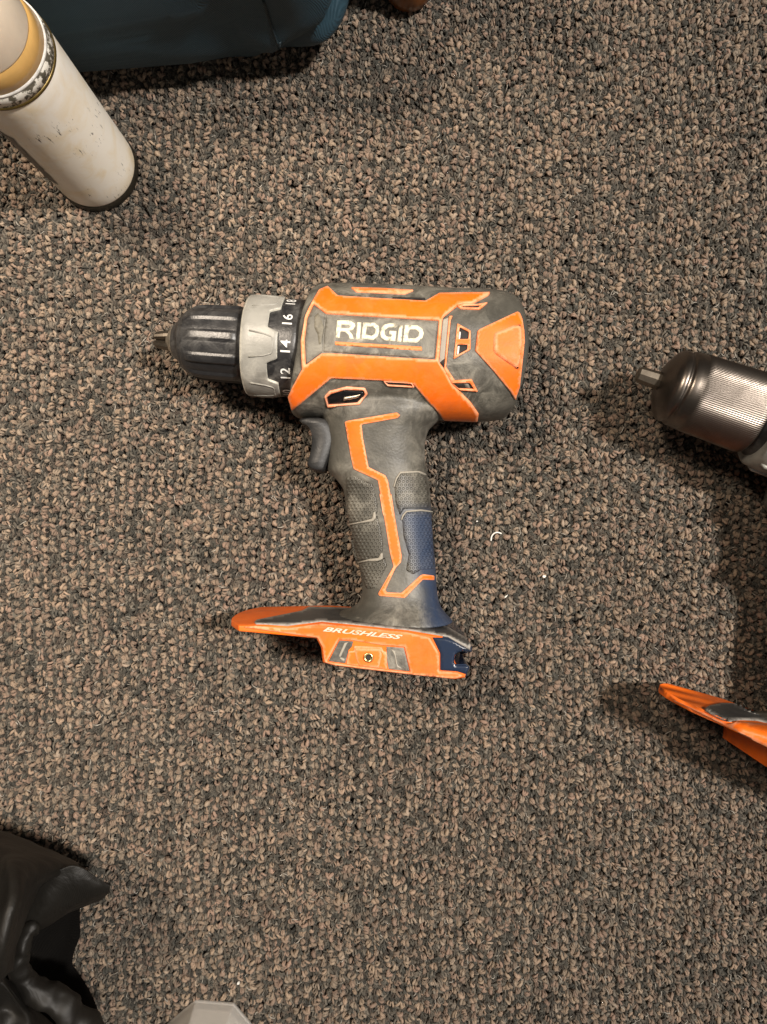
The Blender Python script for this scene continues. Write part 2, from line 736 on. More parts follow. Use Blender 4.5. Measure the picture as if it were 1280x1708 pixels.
    y = Y0 + cj[keep] * .0043 + (ci[keep] % 2) * .0014
    n = len(x)
    add(x + rng.normal(0, .00042, n), y + rng.normal(0, .00042, n), np.clip(rng.normal(.84, .17, n), .3, 1), rng.uniform(.72, .98, n), 0, NB,
        rng.normal(0, .5, n) + np.where(rng.uniform(0, 1, n) < .25, 1.3, 0), rng.normal(.0001, .0003, n))
    xx = X0 + ci[~keep] * pit
    yy = Y0 + cj[~keep] * .0043
    n = len(xx)
    add(xx, yy, np.clip(rng.normal(.08, .1, n), 0, .4), rng.uniform(.9, 1.1, n), NB, NB + ND, rng.normal(0, .6, n), rng.normal(-.0005, .0003, n))
    for sub, off in ((.5, 0), (.36, .0014), (.64, .0014)):
        ci, cj = np.meshgrid(np.arange(int((X1 - X0) / pit)), np.arange(int((Y1 - Y0) / .0036)), indexing='ij')
        ci, cj = ci.ravel(), cj.ravel()
        n = len(ci)
        x = X0 + (ci + sub) * pit
        y = Y0 + cj * .0036 + off + (ci % 3) * .0008
        lt = rng.uniform(0, 1, n) < .07
        add(x + rng.normal(0, .0006, n), y + rng.normal(0, .0006, n), np.where(lt, rng.uniform(.4, .9, n), np.clip(rng.normal(.06, .09, n), 0, .4)),
            rng.uniform(.78, 1.06, n), NB, NB + ND, rng.normal(0, .7, n), rng.normal(-.0006, .0004, n))
    # loose pale fibres caught in the pile
    n = 9500
    add(rng.uniform(X0, X1, n), rng.uniform(Y0, Y1, n), np.full(n, 2.0), rng.uniform(.7, 1.3, n), NB + ND, NB + ND + NF, rng.uniform(0, 6.28, n), rng.normal(-.0001, .0004, n))
    x, y, tone, scl, idx, rz, z = [np.concatenate(q) for q in (PX, PY, TN, SC, ID, RZ, ZZ)]
    N = len(x)
    x = x + .0016 * np.sin(y * 37 + 1.2 * np.sin(x * 11)) + .0022 * np.sin(y * 9 + x * 6)
    y = y + .0016 * np.sin(x * 41 + 1.3 * np.sin(y * 13))
    rot = np.zeros((N, 3))
    rot[:, 2] = rz
    rot[:, 0] = rng.normal(0, .14, N)
    rot[:, 1] = rng.normal(0, .14, N)
    z = z - (scl - 1) * .0002
    me = bpy.data.meshes.new('carpet_pile')
    me.vertices.add(N)
    me.vertices.foreach_set('co', np.stack([x, y, z], 1).ravel())
    for nm, tp, dat in (('tone', 'FLOAT', tone), ('hue', 'FLOAT', rng.uniform(0, 1, N)), ('scl', 'FLOAT', scl)):
        a = me.attributes.new(nm, tp, 'POINT')
        a.data.foreach_set('value', dat.astype(np.float32))
    a = me.attributes.new('idx', 'INT', 'POINT')
    a.data.foreach_set('value', idx.astype(np.int32))
    a = me.attributes.new('rot', 'FLOAT_VECTOR', 'POINT')
    a.data.foreach_set('vector', rot.ravel().astype(np.float32))
    o = link('carpet_pile', me, yarn)
    tag(o, 'tan and charcoal yarn loops of the floor carpet', 'carpet pile', kind='stuff')
    ng = bpy.data.node_groups.new('pile', 'GeometryNodeTree')
    ng.interface.new_socket('Geometry', in_out='INPUT', socket_type='NodeSocketGeometry')
    ng.interface.new_socket('Geometry', in_out='OUTPUT', socket_type='NodeSocketGeometry')
    gi = ng.nodes.new('NodeGroupInput')
    go = ng.nodes.new('NodeGroupOutput')
    ci = ng.nodes.new('GeometryNodeCollectionInfo')
    ci.inputs['Collection'].default_value = col
    ci.inputs['Separate Children'].default_value = True
    ci.inputs['Reset Children'].default_value = True
    ip = ng.nodes.new('GeometryNodeInstanceOnPoints')
    ip.inputs['Pick Instance'].default_value = True

    def na(nm, t):
        n = ng.nodes.new('GeometryNodeInputNamedAttribute')
        n.data_type = t
        n.inputs['Name'].default_value = nm
        return n.outputs['Attribute']
    ng.links.new(gi.outputs[0], ip.inputs['Points'])
    ng.links.new(ci.outputs[0], ip.inputs['Instance'])
    ng.links.new(na('idx', 'INT'), ip.inputs['Instance Index'])
    ng.links.new(na('rot', 'FLOAT_VECTOR'), ip.inputs['Rotation'])
    ng.links.new(na('scl', 'FLOAT'), ip.inputs['Scale'])
    ng.links.new(ip.outputs[0], go.inputs[0])
    md = o.modifiers.new('pile', 'NODES')
    md.node_group = ng


carpet()

# ---------------------------------------------------------------- main drill
ZC = 0.0345
K = (H - ZC) / F            # metres per pixel at the drill's mid plane
OCT = [(0, 1.0), (.34, 1.0), (.78, .74), (1.0, .32), (1.0, -.32), (.78, -.74), (.34, -1.0), (0, -1.0),
       (-.34, -1.0), (-.78, -.74), (-1.0, -.32), (-1.0, .32), (-.78, .74), (-.34, 1.0)]
OCT = chaikin(OCT, 2)
SUP = []
for i in range(48):
    t = 2 * math.pi * i / 48
    c, s = math.cos(t), math.sin(t)
    e = 2 / 2.5
    SUP.append((math.copysign(abs(c) ** e, c), math.copysign(abs(s) ** e, s)))


def body_core(tr=lambda v: v):
    # (x_top, x_mid, x_bot, y_top, y_bot, half thickness mm)
    st = [(524, 510, 488, 520, 660, 20.0), (521, 507, 486, 500, 682, 26.5), (527, 512, 489, 486, 692, 29.0), (540, 524, 500, 479, 698, 31.0),
          (575, 562, 545, 479, 699, 32.3), (640, 632, 622, 481, 699, 32.6), (700, 698, 695, 484, 699, 32.6),
          (760, 762, 760, 488, 700, 32.4), (804, 804, 800, 488, 702, 32.0), (832, 835, 826, 491, 701, 31.4),
          (849, 854, 841, 497, 698, 30.4), (858, 863, 849, 507, 691, 28.6), (862, 866, 852, 520, 680, 25.0), (862, 866, 852, 545, 655, 17.0)]
    V = []
    for xt, xm, xb, yt, yb, th in st:
        for (u, v) in OCT:
            py = (yt + yb) / 2 - u * (yb - yt) / 2
            t = u
            x = xm + (xt - xm) * max(0, t) ** 1.5 if t > 0 else xm + (xb - xm) * (-t) ** 1.3
            q = P(x, py, ZC)
            q.z = ZC + v * th * .001
            V.append(tr(q))
    return V, ring_faces(len(st), len(OCT))


def handle_core(tr=lambda v: v):
    st = [(650, 530, 745, 22), (690, 540, 741, 24), (702, 542, 731, 23.5), (716, 545, 716, 22.5), (735, 548, 709, 21.5), (770, 546, 709, 20), (786, 546, 711, 19.5),
          (798, 560, 714, 19), (815, 573, 717, 18.6), (850, 579, 720, 18.3), (875, 583, 721, 18.2), (907, 591, 723, 18.2),
          (938, 598, 726, 18.4), (973, 605, 728, 19), (993, 604, 730, 20), (1006, 598, 733, 21.5), (1016, 584, 738, 23.5), (1024, 562, 745, 25.5), (1036, 520, 757, 28)]
    V = []
    for y, xl, xr, th in st:
        for (u, v) in SUP:
            q = P((xl + xr) / 2 + u * (xr - xl) / 2, y, ZC)
            q.z = ZC + v * th * .001
            V.append(tr(q))
    return V, ring_faces(len(st), len(SUP))


def foot_core(tr=lambda v: v, rail=99, tw=15):
    # outline in mm, clockwise from the tip: underside to the rear, then the face towards the handle
    low = [(0, -54.6), (-30.9, -58.2), (-28.8, -62.3), (-28.0, -69.3), (-21.5, -70.8), (11, -74.7), (32.5, -76.9), (38.0, -76.0), (39.5, -71.5),
           (38.5, -70.0), (33.5, -70.2), (32.6, -68.0), (33.2, -65.2), (36.5, -64.0), (40.6, -64.6), (41.0, -62.0)]
    up = [(36.5, -58.4), (27, -55.9), (16.5, -54.4), (-5.5, -52.2), (-28.4, -50.6), (-46, -50.8), (0, -51.6)]
    zs = [-32.3, -31.8, -30.6, -28, -24, -21, -20.5, -17, -9, 0, 9, 17, 20.5, 21, 24, 28, 30.6, 31.8, 32.3]
    V = []
    for z in zs:
        a = abs(z)
        tip = -74.5 + (1.0 * (a / tw) ** 2 if a < tw else 1.0 + (a - tw) / (32.3 - tw) * 7.5) + (9 * (a / 32.3) ** 2 if rail < 99 else 0)
        rnd = 0 if a < 29 else ((a - 29) / 3.3) ** 2
        ring = []
        for i, (x, y) in enumerate(low):
            if i == 0:
                ring.append((tip, y + .3 * rnd))
            else:
                if a > rail:
                    y = max(y, -58.6 - (x + 31) * .03)
                    if 0 < i < 4:
                        x = -31 + i * .4
                ring.append((x + (.8 * rnd if i in (1, 2, 3) else -.8 * rnd if i > 6 else 0), y + .9 * rnd))
        for i, (x, y) in enumerate(up):
            if i == len(up) - 1:
                ring.append((tip, y - .4 * rnd))
            else:
                if i == len(up) - 2:
                    x = -46 + min(1, a / 32) * 6
                ring.append((x - (1.5 * rnd if i == 0 else 0), y - 1.5 * rnd))
        for x, y in ring:
            V.append(tr(Vector((x * .001, y * .001, ZC + z * .001))))
    n = len(low) + len(up)
    f = ring_faces(len(zs), n, False, False)
    for base in (0, (len(zs) - 1) * n):
        loop = [V[base + i] for i in range(n)]
        for t in tessellate_polygon([loop]):
            f.append(tuple(base + i for i in t))
    return V, f


def remeshed(name, parts, mat_, parent, vox=.0010, it=5):
    V, Fc = [], []
    for v, f in parts:
        s = len(V)
        V += v
        Fc += [tuple(i + s for i in q) for q in f]
    o = mesh(name, V, Fc)
    r = o.modifiers.new('r', 'REMESH')
    r.mode = 'VOXEL'
    r.voxel_size = vox
    r.use_smooth_shade = True
    sm = o.modifiers.new('s', 'SMOOTH')
    sm.factor = .5
    sm.iterations = it
    dg = bpy.context.evaluated_depsgraph_get()
    me = bpy.data.meshes.new_from_object(o.evaluated_get(dg))
    old = o.data
    bpy.data.objects.remove(o)
    bpy.data.meshes.remove(old)
    bvh = BVHTree.FromPolygons([v.co.copy() for v in me.vertices], [tuple(p.vertices) for p in me.polygons])
    me.name = name
    return link(name, me, mat_, parent), bvh


c2 = Crop(480, 460, 1280 / 420)
c3 = Crop(480, 660, 1280 / 300)
c4 = Crop(520, 820, 1280 / 280)
c5 = Crop(370, 960, 1280 / 440)
c1 = Crop(240, 460, 4.0)
cL = Crop(550, 520, 1280 / 170)
cF = Crop(520, 1030, 1280 / 180)
cR = Crop(720, 470, 1230 / 180)
c6 = Crop(1000, 560, 1280 / 280)
c7 = Crop(1050, 1100, 1280 / 230)


def trigger_core(tr=lambda v: v):
    tp = c3([(84, 190), (112, 166), (268, 166), (318, 210), (345, 290), (322, 400), (274, 520), (262, 546), (192, 541), (152, 512), (146, 482), (176, 400), (182, 290), (152, 215)])
    tp = chaikin(tp, 1)
    V = []
    zs = [-11.5, -10.8, -9.2, -4, 0, 4, 9.2, 10.8, 11.5]
    for z in zs:
        k = 0 if abs(z) < 9 else ((abs(z) - 9) / 2.5)
        cx = sum(p[0] for p in tp) / len(tp)
        cy = sum(p[1] for p in tp) / len(tp)
        for x, y in tp:
            q = P(cx + (x - cx) * (1 - .16 * k * k), cy + (y - cy) * (1 - .08 * k * k), ZC + .004)
            q.z = ZC + z * .001
            V.append(tr(q))
    n = len(tp)
    f = ring_faces(len(zs), n, False, False)
    for base in (0, (len(zs) - 1) * n):
        for t in tessellate_polygon([[V[base + i] for i in range(n)]]):
            f.append(tuple(base + i for i in t))
    return V, f


def main_drill():
    root = empty('cordless_drill', P(640, 850, 0.0) * 1.0)
    root.location.z = 0
    tag(root, 'orange and grey pistol-grip cordless drill with black ribbed chuck lying on its side', 'drill')
    bc, hc = body_core(), handle_core()
    housing, B = remeshed('housing', [bc, hc], M['handle'], root, .0010, 4)
    BODY = B
    # orange frame around the badge
    frame_o = c2([(25, 682), (8, 615), (30, 560), (75, 475), (70, 330), (93, 205), (123, 140), (158, 76), (205, 56), (258, 105), (525, 121),
                  (700, 131), (770, 92), (1030, 88), (1020, 102), (935, 147), (868, 152), (792, 213), (786, 235), (770, 437), (800, 478), (835, 545),
                  (880, 590), (930, 640), (972, 700), (965, 737), (795, 730), (640, 550), (475, 531), (222, 520)])
    frame_h = c2([(133, 146), (195, 195), (768, 230), (750, 426), (205, 393), (173, 395), (93, 453), (86, 330), (100, 215)])
    tag(drape('housing_trim', [frame_o], [frame_h], M['orange'], root, B, .0012, 3.6, 1.6), 'orange plastic frame around the badge')
    drape('front_facet', [c2([(132, 152), (188, 198), (180, 300), (176, 388), (97, 447), (90, 330), (104, 217)])], [], M['panel'], root, B, .0004, 4, 1.2)
    drape('worn_patch', [c2([(138, 205), (158, 190), (172, 225), (186, 262), (180, 300), (172, 345), (160, 352), (154, 300), (136, 262)])], [], M['patch'], root, B, .00055, 4, .3, .0001)
    badge = drape('badge_panel', [c2([(197, 201), (762, 236), (745, 420), (207, 387), (184, 388), (186, 300)])], [], M['panel'], root, B, .0005, 4, 1.2)
    # badge lettering, cut as thin print
    letters = [
        ([[(75, 330), (95, 112), (255, 112), (318, 150), (325, 190), (295, 232), (250, 245), (290, 290), (305, 347), (250, 343), (238, 295), (195, 255), (138, 250), (128, 332)]],
         [[(150, 165), (240, 168), (268, 185), (245, 208), (148, 205)]]),
        ([[(330, 350), (348, 135), (402, 137), (380, 350)]], []),
        ([[(400, 343), (420, 138), (565, 142), (622, 185), (626, 250), (608, 310), (550, 360), (470, 350)]], [[(455, 288), (470, 190), (545, 188), (580, 225), (570, 275), (530, 305)]]),
        ([[(868, 155), (860, 202), (740, 200), (697, 235), (690, 280), (715, 312), (772, 318), (782, 290), (745, 285), (752, 240), (842, 245), (825, 374), (700, 364), (645, 325), (634, 270), (650, 205), (690, 162), (760, 148)]], []),
        ([[(848, 380), (874, 165), (922, 168), (902, 384)]], []),
        ([[(918, 384), (945, 170), (1100, 172), (1165, 215), (1185, 275), (1165, 335), (1100, 392)]], [[(985, 335), (1005, 225), (1085, 225), (1125, 260), (1115, 310), (1075, 338)]]),
    ]
    for o, h in letters:
        drape('badge_letter', [cL(q) for q in o], [cL(q) for q in h], M['logo'], badge, B, .00075, 2.6, .25, 0.0002, .6)
    drape('badge_underline', [cL([(65, 374), (1160, 440), (1165, 493), (70, 424)])], [], M['underline'], badge, B, .00075, 4, .4, .0002)
    # vents; flat black sheets stand in for the shade inside them
    drape('vent_slot', [c2([(792, 222), (822, 210), (797, 470), (770, 440)])], [], M['ridge'], root, B, .0001, 4, .6, .0002)
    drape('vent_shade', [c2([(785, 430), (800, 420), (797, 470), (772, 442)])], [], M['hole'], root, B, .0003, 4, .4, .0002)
    drape('vent_border', [c2([(820, 207), (840, 206), (830, 225), (806, 462), (852, 532), (830, 540), (795, 474)])], [], M['orange'], root, B, .0010, 4, .7)
    drape('vent_grille', [c2([(862, 243), (931, 280), (930, 376), (843, 425)])], [c2([(875, 263), (921, 287), (918, 322), (867, 322)]), c2([(863, 350), (914, 352), (912, 376), (857, 405)])],
          M['orange'], root, B, .0009, 3, .6)
    for q in ([(875, 263), (921, 287), (918, 322), (867, 322)], [(863, 350), (914, 352), (912, 376), (857, 405)]):
        drape('vent_opening_shade', [c2(q)], [], M['hole'], root, B, .00015, 4, .1, .0002, 0)
    for q in ([(871, 282), (881, 285), (877, 322), (868, 322)], [(864, 358), (875, 356), (870, 398), (860, 402)]):
        drape('motor_winding', [c2(q)], [], M['white_print'], root, B, .0003, 4, .2, .0002)
    drape('upper_vent_border', [c2([(862, 158), (900, 143), (960, 150), (1018, 139), (975, 174), (880, 170)])], [c2([(880, 158), (985, 152), (966, 167), (890, 166)])], M['orange'], root, B, .0010, 3, .5)
    drape('upper_vent_shade', [c2([(876, 157), (985, 151), (967, 168), (886, 167)])], [], M['hole'], root, B, .0002, 4, .2, .0002)
    drape('lower_vent_border', [c2([(822, 533), (936, 524), (968, 587), (876, 579)])], [c2([(838, 544), (926, 543), (946, 573), (868, 570)])], M['orange'], root, B, .0010, 3, .6)
    drape('lower_vent_shade', [c2([(838, 544), (926, 543), (946, 573), (868, 570)])], [], M['hole'], root, B, .0002, 4, .2, .0002)
    drape('vent_fin', [c2([(895, 546), (918, 546), (930, 570), (905, 570)])], [], M['rubber'], root, B, .0004, 4, .4, .0002)
    drape('stripe_vent', [c2([(486, 532), (632, 539), (646, 563), (508, 556)])], [c2([(494, 536), (627, 543), (636, 558), (512, 551)])], M['orange_dull'], root, B, .0013, 3, .4)
    drape('stripe_opening_shade', [c2([(494, 536), (627, 543), (636, 558), (512, 551)])], [], M['hole'], root, B, .0003, 4, .2, .0002)
    # rear cap
    cap = drape('rear_cap', [cR([(522, 565), (545, 542), (975, 345), (1005, 365), (1032, 430), (1052, 560), (1058, 690), (1036, 900), (1000, 1190), (950, 1340), (895, 1245), (700, 1010), (498, 790)])], [], M['orange'], root, B, .0012, 4, 1.6)
    drape('cap_facet', [cR([(700, 610), (725, 580), (920, 505), (1005, 490), (1025, 560), (1030, 700), (1010, 890), (975, 1000), (925, 970), (715, 830), (692, 790)])], [], M['orange'], cap, B, .0024, 4, 5.0)
    # top strips
    drape('top_strip', [c2([(322, 62), (480, 66), (642, 76), (598, 95), (350, 84)])], [], M['orange'], root, B, .0008, 4, .8)
    drape('top_slot_shade', [c2([(530, 118), (700, 122), (695, 131), (545, 127)])], [], M['hole'], root, B, .0014, 4, .4)
    # direction switch
    drape('switch_bezel', [c2([(187, 612), (212, 585), (300, 562), (394, 569), (408, 598), (366, 657), (203, 667)])],
          [c2([(199, 616), (220, 598), (290, 578), (385, 580), (394, 600), (356, 645), (207, 655)])], M['orange_dull'], root, B, .0009, 3, .7)
    sw = drape('direction_switch', [c2([(201, 618), (222, 600), (290, 580), (383, 582), (391, 600), (354, 643), (209, 653)])], [], M['gloss'], root, B, .0002, 3, 1.2, .0006,
               lift=lambda x, y: .0012 * max(0, (x - 560) / 45))
    drape('arrow_mark', [c2([(285, 612), (350, 600), (372, 592), (360, 615), (320, 625), (283, 628)])], [], M['steel'], sw, B, .0016, 3, .6)
    # handle stripe
    s1 = c3([(408, 186), (432, 177), (780, 119), (802, 140), (780, 160), (527, 206), (537, 300), (577, 508), (698, 568), (716, 610), (735, 720), (757, 850)])
    s2 = c4([(603, 12), (688, 490), (682, 540), (642, 582), (562, 752), (577, 768), (684, 773), (828, 640), (850, 630), (932, 640), (932, 676), (846, 672), (712, 812), (520, 797), (508, 780), (624, 570), (598, 470), (522, 8)])
    s3 = c3([(685, 850), (664, 720), (642, 602), (470, 522), (450, 430)])
    drape('handle_stripe', [s1 + s2 + s3], [], M['orange'], root, B, .0007, 3.2, 1.0)
    # grip pads with dimples
    drape('grip_pad', [c3([(762, 650), (795, 552), (930, 548), (975, 572), (990, 640), (1000, 800), (830, 805), (800, 850), (770, 760)])], [], M['dots'], root, B, .0007, 3.6, 2.2)
    drape('grip_pad', [c4([(692, 215), (718, 156), (830, 148), (908, 158), (922, 330), (930, 590), (830, 596), (775, 632), (722, 600), (742, 480), (702, 340)])], [], M['dots'], root, B, .0007, 3.6, 2.2)
    drape('grip_pad', [c3([(420, 585), (470, 570), (605, 625), (625, 700), (640, 770), (640, 830), (600, 880), (440, 905), (425, 760)])], [], M['dots'], root, B, .0006, 3.6, 2.2)
    drape('grip_pad', [c4([(300, 262), (470, 228), (500, 180), (528, 280), (545, 400), (540, 455), (515, 500), (440, 512), (350, 528), (320, 400)])], [], M['dots'], root, B, .0006, 3.6, 2.2)
    drape('grip_pad', [c4([(368, 556), (520, 530), (560, 500), (575, 565), (510, 690), (480, 740), (420, 740), (400, 680)])], [], M['dots'], root, B, .0006, 3.6, 2.2)
    # pale ridges between the pads
    for q in (c3([(752, 650), (770, 585), (800, 540), (930, 535), (980, 560), (975, 570), (925, 549), (803, 555), (778, 595), (760, 652)]),
              c4([(680, 215), (690, 180), (718, 146), (830, 135), (915, 148), (915, 160), (830, 149), (724, 158), (700, 190), (690, 220)]),
              c4([(286, 246), (400, 222), (462, 206), (472, 160), (488, 148), (494, 200), (470, 228), (400, 236), (290, 256)]),
              c4([(360, 536), (440, 512), (512, 505), (530, 465), (546, 470), (544, 515), (505, 530), (440, 530), (362, 544)])):
        drape('grip_ridge', [q], [], M['ridge'], root, B, .0009, 3, .5)
    # worn dust patch at the root of the stripe
    # trigger
    V, f = trigger_core()
    mesh('trigger', V, f, M['trigger'], root)

    # chuck, clutch ring
    sl = math.tan(R(3.75))
    A = P(258, 566.5, ZC)
    Bp = P(500, 566.5 + 242 * sl, ZC)
    ax = (Bp - A).normalized()
    def S(x):
        return (x - 258) * K / math.cos(R(3.75))
    def px(r):
        return r * K
    def ribs(t, s, r, i):
        a = (t * 10 / (2 * math.pi)) % 1
        lo, hi = S(319), S(407)
        if lo < s < hi:
            e = min(1, (s - lo) / .003, (hi - s) / .002)
            g = 1 - min(1, max(0, (abs(a - .5) - .17) / .05))
            return r + (.0011 * g - .0004) * e
        return r
    prof = [(288, 8), (289, 20), (291, 25), (296, 30), (301, 35), (304, 39), (307, 44), (309, 46), (312, 48), (315, 51), (320, 53.5), (326, 56), (333, 58), (342, 59.2), (352, 59.8), (365, 60.2), (380, 60.6),
            (392, 60.8), (400, 60.8), (406, 60.5), (409, 59), (411, 58.5), (420, 58.5), (426, 58)]
    pf = []
    for (x0, r0), (x1, r1) in zip(prof, prof[1:]):
        for q in range(2):
            t = q / 2
            pf.append((S(x0 + (x1 - x0) * t), px(r0 + (r1 - r0) * t)))
    pf.append((S(426), px(20)))
    V, f = revolve(A, ax, pf, 180, ribs)
    ch = mesh('chuck', V, f, M['black'], root)
    tag(ch, 'black ribbed keyless chuck sleeve')
    V, f = revolve(A, ax, [(S(x), px(r)) for x, r in ((279, 8), (280, 13), (284, 17), (288, 20.5), (289.5, 23.5), (291, 24.5), (292.5, 24), (292.5, 15))], 64)
    mesh('nose_ring', V, f, M['steel'], ch)
    e2 = Vector((0, 0, 1))
    e1 = ax.cross(e2)
    for k in range(3):
        t = R(20 + 120 * k)
        d = e1 * math.cos(t) + e2 * math.sin(t)
        u = ax.cross(d)
        V = []
        for s, r0, r1, wd in ((S(258), 0.0008, .0027, .0017), (S(261), .0006, .0037, .0024), (S(276), .0006, .0046, .0029), (S(290), .0006, .0052, .0030)):
            for rr, ww in ((r0, .25), (r0, -.25), (r1 * .8, -1), (r1, -.6), (r1, .6), (r1 * .8, 1)):
                V.append(A + ax * s + d * rr + u * (wd * ww))
        mesh('chuck_jaw', V, ring_faces(4, 6), M['steel_dull'], ch, False)

    V, f = revolve(A, ax, [(S(x), px(r)) for x, r in ((416, 30), (418, 70), (425, 77), (440, 78.5), (470, 79), (495, 80), (512, 80), (514, 60))], 120)
    nr = mesh('number_ring', V, f, M['black'], root)
    # silver castellated sleeve
    n = 240
    def xend(t):
        # t angle; teeth centred on the upward side
        a = ((math.degrees(t) - 80 + 30) % 60) - 30
        a = abs(a)
        if a < 14.5:
            return 475.5
        if a < 19.5:
            return 475.5 - (a - 14.5) / 5 * 16.5
        return 459.0
    us = [0, .03, .1, .3, .6, .9, .98, 1.0, 1.0]
    V = []
    for i, u in enumerate(us):
        for j in range(n):
            t = 2 * math.pi * j / n
            x = 415 + (xend(t) - 415) * u
            r = (76, 79.5, 82.2, 83.0, 83.4, 83.6, 83.5, 82.6, 78)[i]
            if u == 0:
                r = 73
            V.append(A + ax * S(x) + e1 * (px(r) * math.cos(t)) + e2 * (px(r) * math.sin(t)))
    f = ring_faces(len(us), n, False, False)
    wear = []
    for i in range(len(us)):
        wear += [1.0 if i in (1, 7, 8) else 0.0] * n
    col = mesh('clutch_collar', V, f, M['silver'], root, True, wear)
    tag(col, 'silver grey castellated clutch ring')
    # raised outline on each tooth
    for k in range(6):
        a0 = R(80 + 60 * k)
        path = [(431, -14), (455, -11.5), (466, -9), (468, -7), (468, 7), (466, 9), (455, 11.5), (431, 14)]
        V = []
        pts = []
        for x, dg_ in path:
            t = a0 + R(dg_)
            pts.append(A + ax * S(x) + (e1 * math.cos(t) + e2 * math.sin(t)) * px(83.3))
        v, ff = tube(pts, .00042, 6)
        mesh('tooth_ridge', v, ff, M['silver'], col)
    # numbers
    for num, deg in (('12', 49), ('14', 80), ('16', 111), ('18', 142), ('10', 17)):
        v, ff = text_tris(num, .012)
        xs = [a for a, b in v]
        ys = [b for a, b in v]
        cx, h = (min(xs) + max(xs)) / 2, max(ys)
        V = []
        for x, y in v:
            # text baseline to the right, letters read upwards
            t = R(deg) + (x - cx) / h * .0050 / px(80)
            s = S(495.5) - y / h * .0046
            V.append(A + ax * s + (e1 * math.cos(t) + e2 * math.sin(t)) * (px(80) + .00035))
        mesh('clutch_number', V, ff, M['white_print'], nr, False, recalc=False)

    # foot
    V, f = foot_core()
    ft = mesh('foot', V, f, M['orange'], root, False)
    ft.data.polygons.foreach_set('use_smooth', [len(p.vertices) == 4 for p in ft.data.polygons])
    ft.data.materials.append(M['foot_blue'])
    for p in ft.data.polygons:
        c = p.center + root.location
        if (c.x > .0335 and c.y > -.0735) or (c.x > .026 and c.y > -.0605) or (len(p.vertices) == 3 and c.x > .030 and c.y > -.0735):
            p.material_index = 1
    FB = BVHTree.FromPolygons(V, [tuple(q) for q in f])
    md = ft.modifiers.new('b', 'BEVEL')
    md.width = .0006
    md.segments = 2
    md.limit_method = 'ANGLE'
    side = drape('foot_panel', [c5([(110, 252), (160, 243), (325, 256), (485, 232), (900, 275), (1010, 302), (1055, 378), (1055, 463), (1140, 470), (1175, 488), (1130, 502), (900, 479), (560, 440), (500, 423), (490, 350), (465, 303)])],
                 [cF([(185, 525), (325, 262), (500, 275), (830, 330), (1102, 350), (1172, 648), (910, 622), (400, 556)])], M['orange'], ft, FB, .0012, 4, 1.2, .0004, nrm=Vector((0, .25, .97)))
    drape('flange_cover', [c5([(158, 228), (170, 216), (390, 172), (425, 152), (560, 155), (700, 160), (900, 190), (1030, 225), (1100, 252), (1212, 318), (1205, 362), (1185, 350), (1100, 300), (900, 266), (485, 224), (320, 246), (165, 238)])], [],
          M['rubber_dark'], ft, FB, .0007, 4, 1.0, .0006, nrm=Vector((0, .75, .66)))
    drape('side_pocket', [cF([(200, 520), (330, 270), (495, 282), (480, 345), (440, 385), (402, 545)])], [], M['rubber'], ft, FB, .0002, 4, .5, .0002)
    drape('side_pocket', [cF([(885, 345), (1095, 357), (1165, 640), (912, 615), (893, 500)])], [], M['rubber'], ft, FB, .0002, 4, .5, .0002)
    for q in ([(330, 480), (345, 470), (395, 490), (390, 520), (360, 510)], [(940, 372), (990, 395), (1020, 560), (1080, 610), (1010, 590), (985, 450)], [(320, 460), (390, 300), (440, 290), (420, 310), (345, 470)]):
        drape('pocket_scuff', [cF(q)], [], M['ridge'], ft, FB, .0005, 4, .4, .0002)
    drape('boss_block', [cF([(505, 335), (835, 350), (855, 400), (893, 405), (895, 612), (500, 566), (412, 552), (440, 400), (500, 395)])], [], M['orange'], ft, FB, .0006, 4, .8, .0003)
    boss = drape('screw_boss', [cF([(505, 355), (825, 365), (835, 450), (800, 600), (560, 572), (520, 470)])], [], M['orange'], ft, FB, .0011, 4, 1.5, .0003)
    l, nn = hit(FB, 614.9, 1095.8)
    V, f = [], []
    pr = [(.0019, .0006), (.0023, .0016), (.0021, .0020), (.0014, .0020), (.0012, .0016), (.0011, .0004)]
    for r, z in pr:
        for j in range(32):
            t = 2 * math.pi * j / 32
            V.append(l + Vector((r * math.cos(t), r * math.sin(t), z)))
    mesh('screw_insert', V, ring_faces(len(pr), 32, False, False), M['brass'], ft)
    V = [l + Vector((.00118 * math.cos(2 * math.pi * j / 24), .00118 * math.sin(2 * math.pi * j / 24), z)) for z in (.0002, .0013) for j in range(24)]
    mesh('screw_hole_shade', V, ring_faces(2, 24), M['hole'], ft, False)
    drape('rear_latch_cover', [c5([(1022, 300), (1100, 302), (1180, 348), (1204, 362), (1202, 376), (1150, 370), (1131, 385), (1126, 420), (1135, 435), (1200, 436), (1204, 486), (1142, 466), (1060, 460), (1060, 378)])], [],
          M['foot_blue'], ft, FB, .0009, 3.5, 1.4, .0006, nrm=Vector((.3, .2, .93)))
    print_text('foot_lettering', 'BRUSHLESS', c5([(492, 272)])[0], c5([(873, 312)])[0], (2.2, -7.4), M['brushless'], ft, FB, .0017, .03, .35)
    return B


def glossy_blue():
    m, nt, b = mat('blue_reflection_gloss')
    co = objco(nt)
    n = noise_n(nt, 70, 5, .6, co)
    nt.links.new(mixc(nt, ramp(nt, n.outputs['Fac'], .38, .7), (.014, .024, .050), (.022, .026, .034)), b.inputs['Base Color'])  # bluish reflection on black plastic, put into the base colour
    b.inputs['Roughness'].default_value = .22
    return m


M['foot_blue'] = glossy_blue()
main_drill()


# ---------------------------------------------------------------- second drill, at the edge of the picture


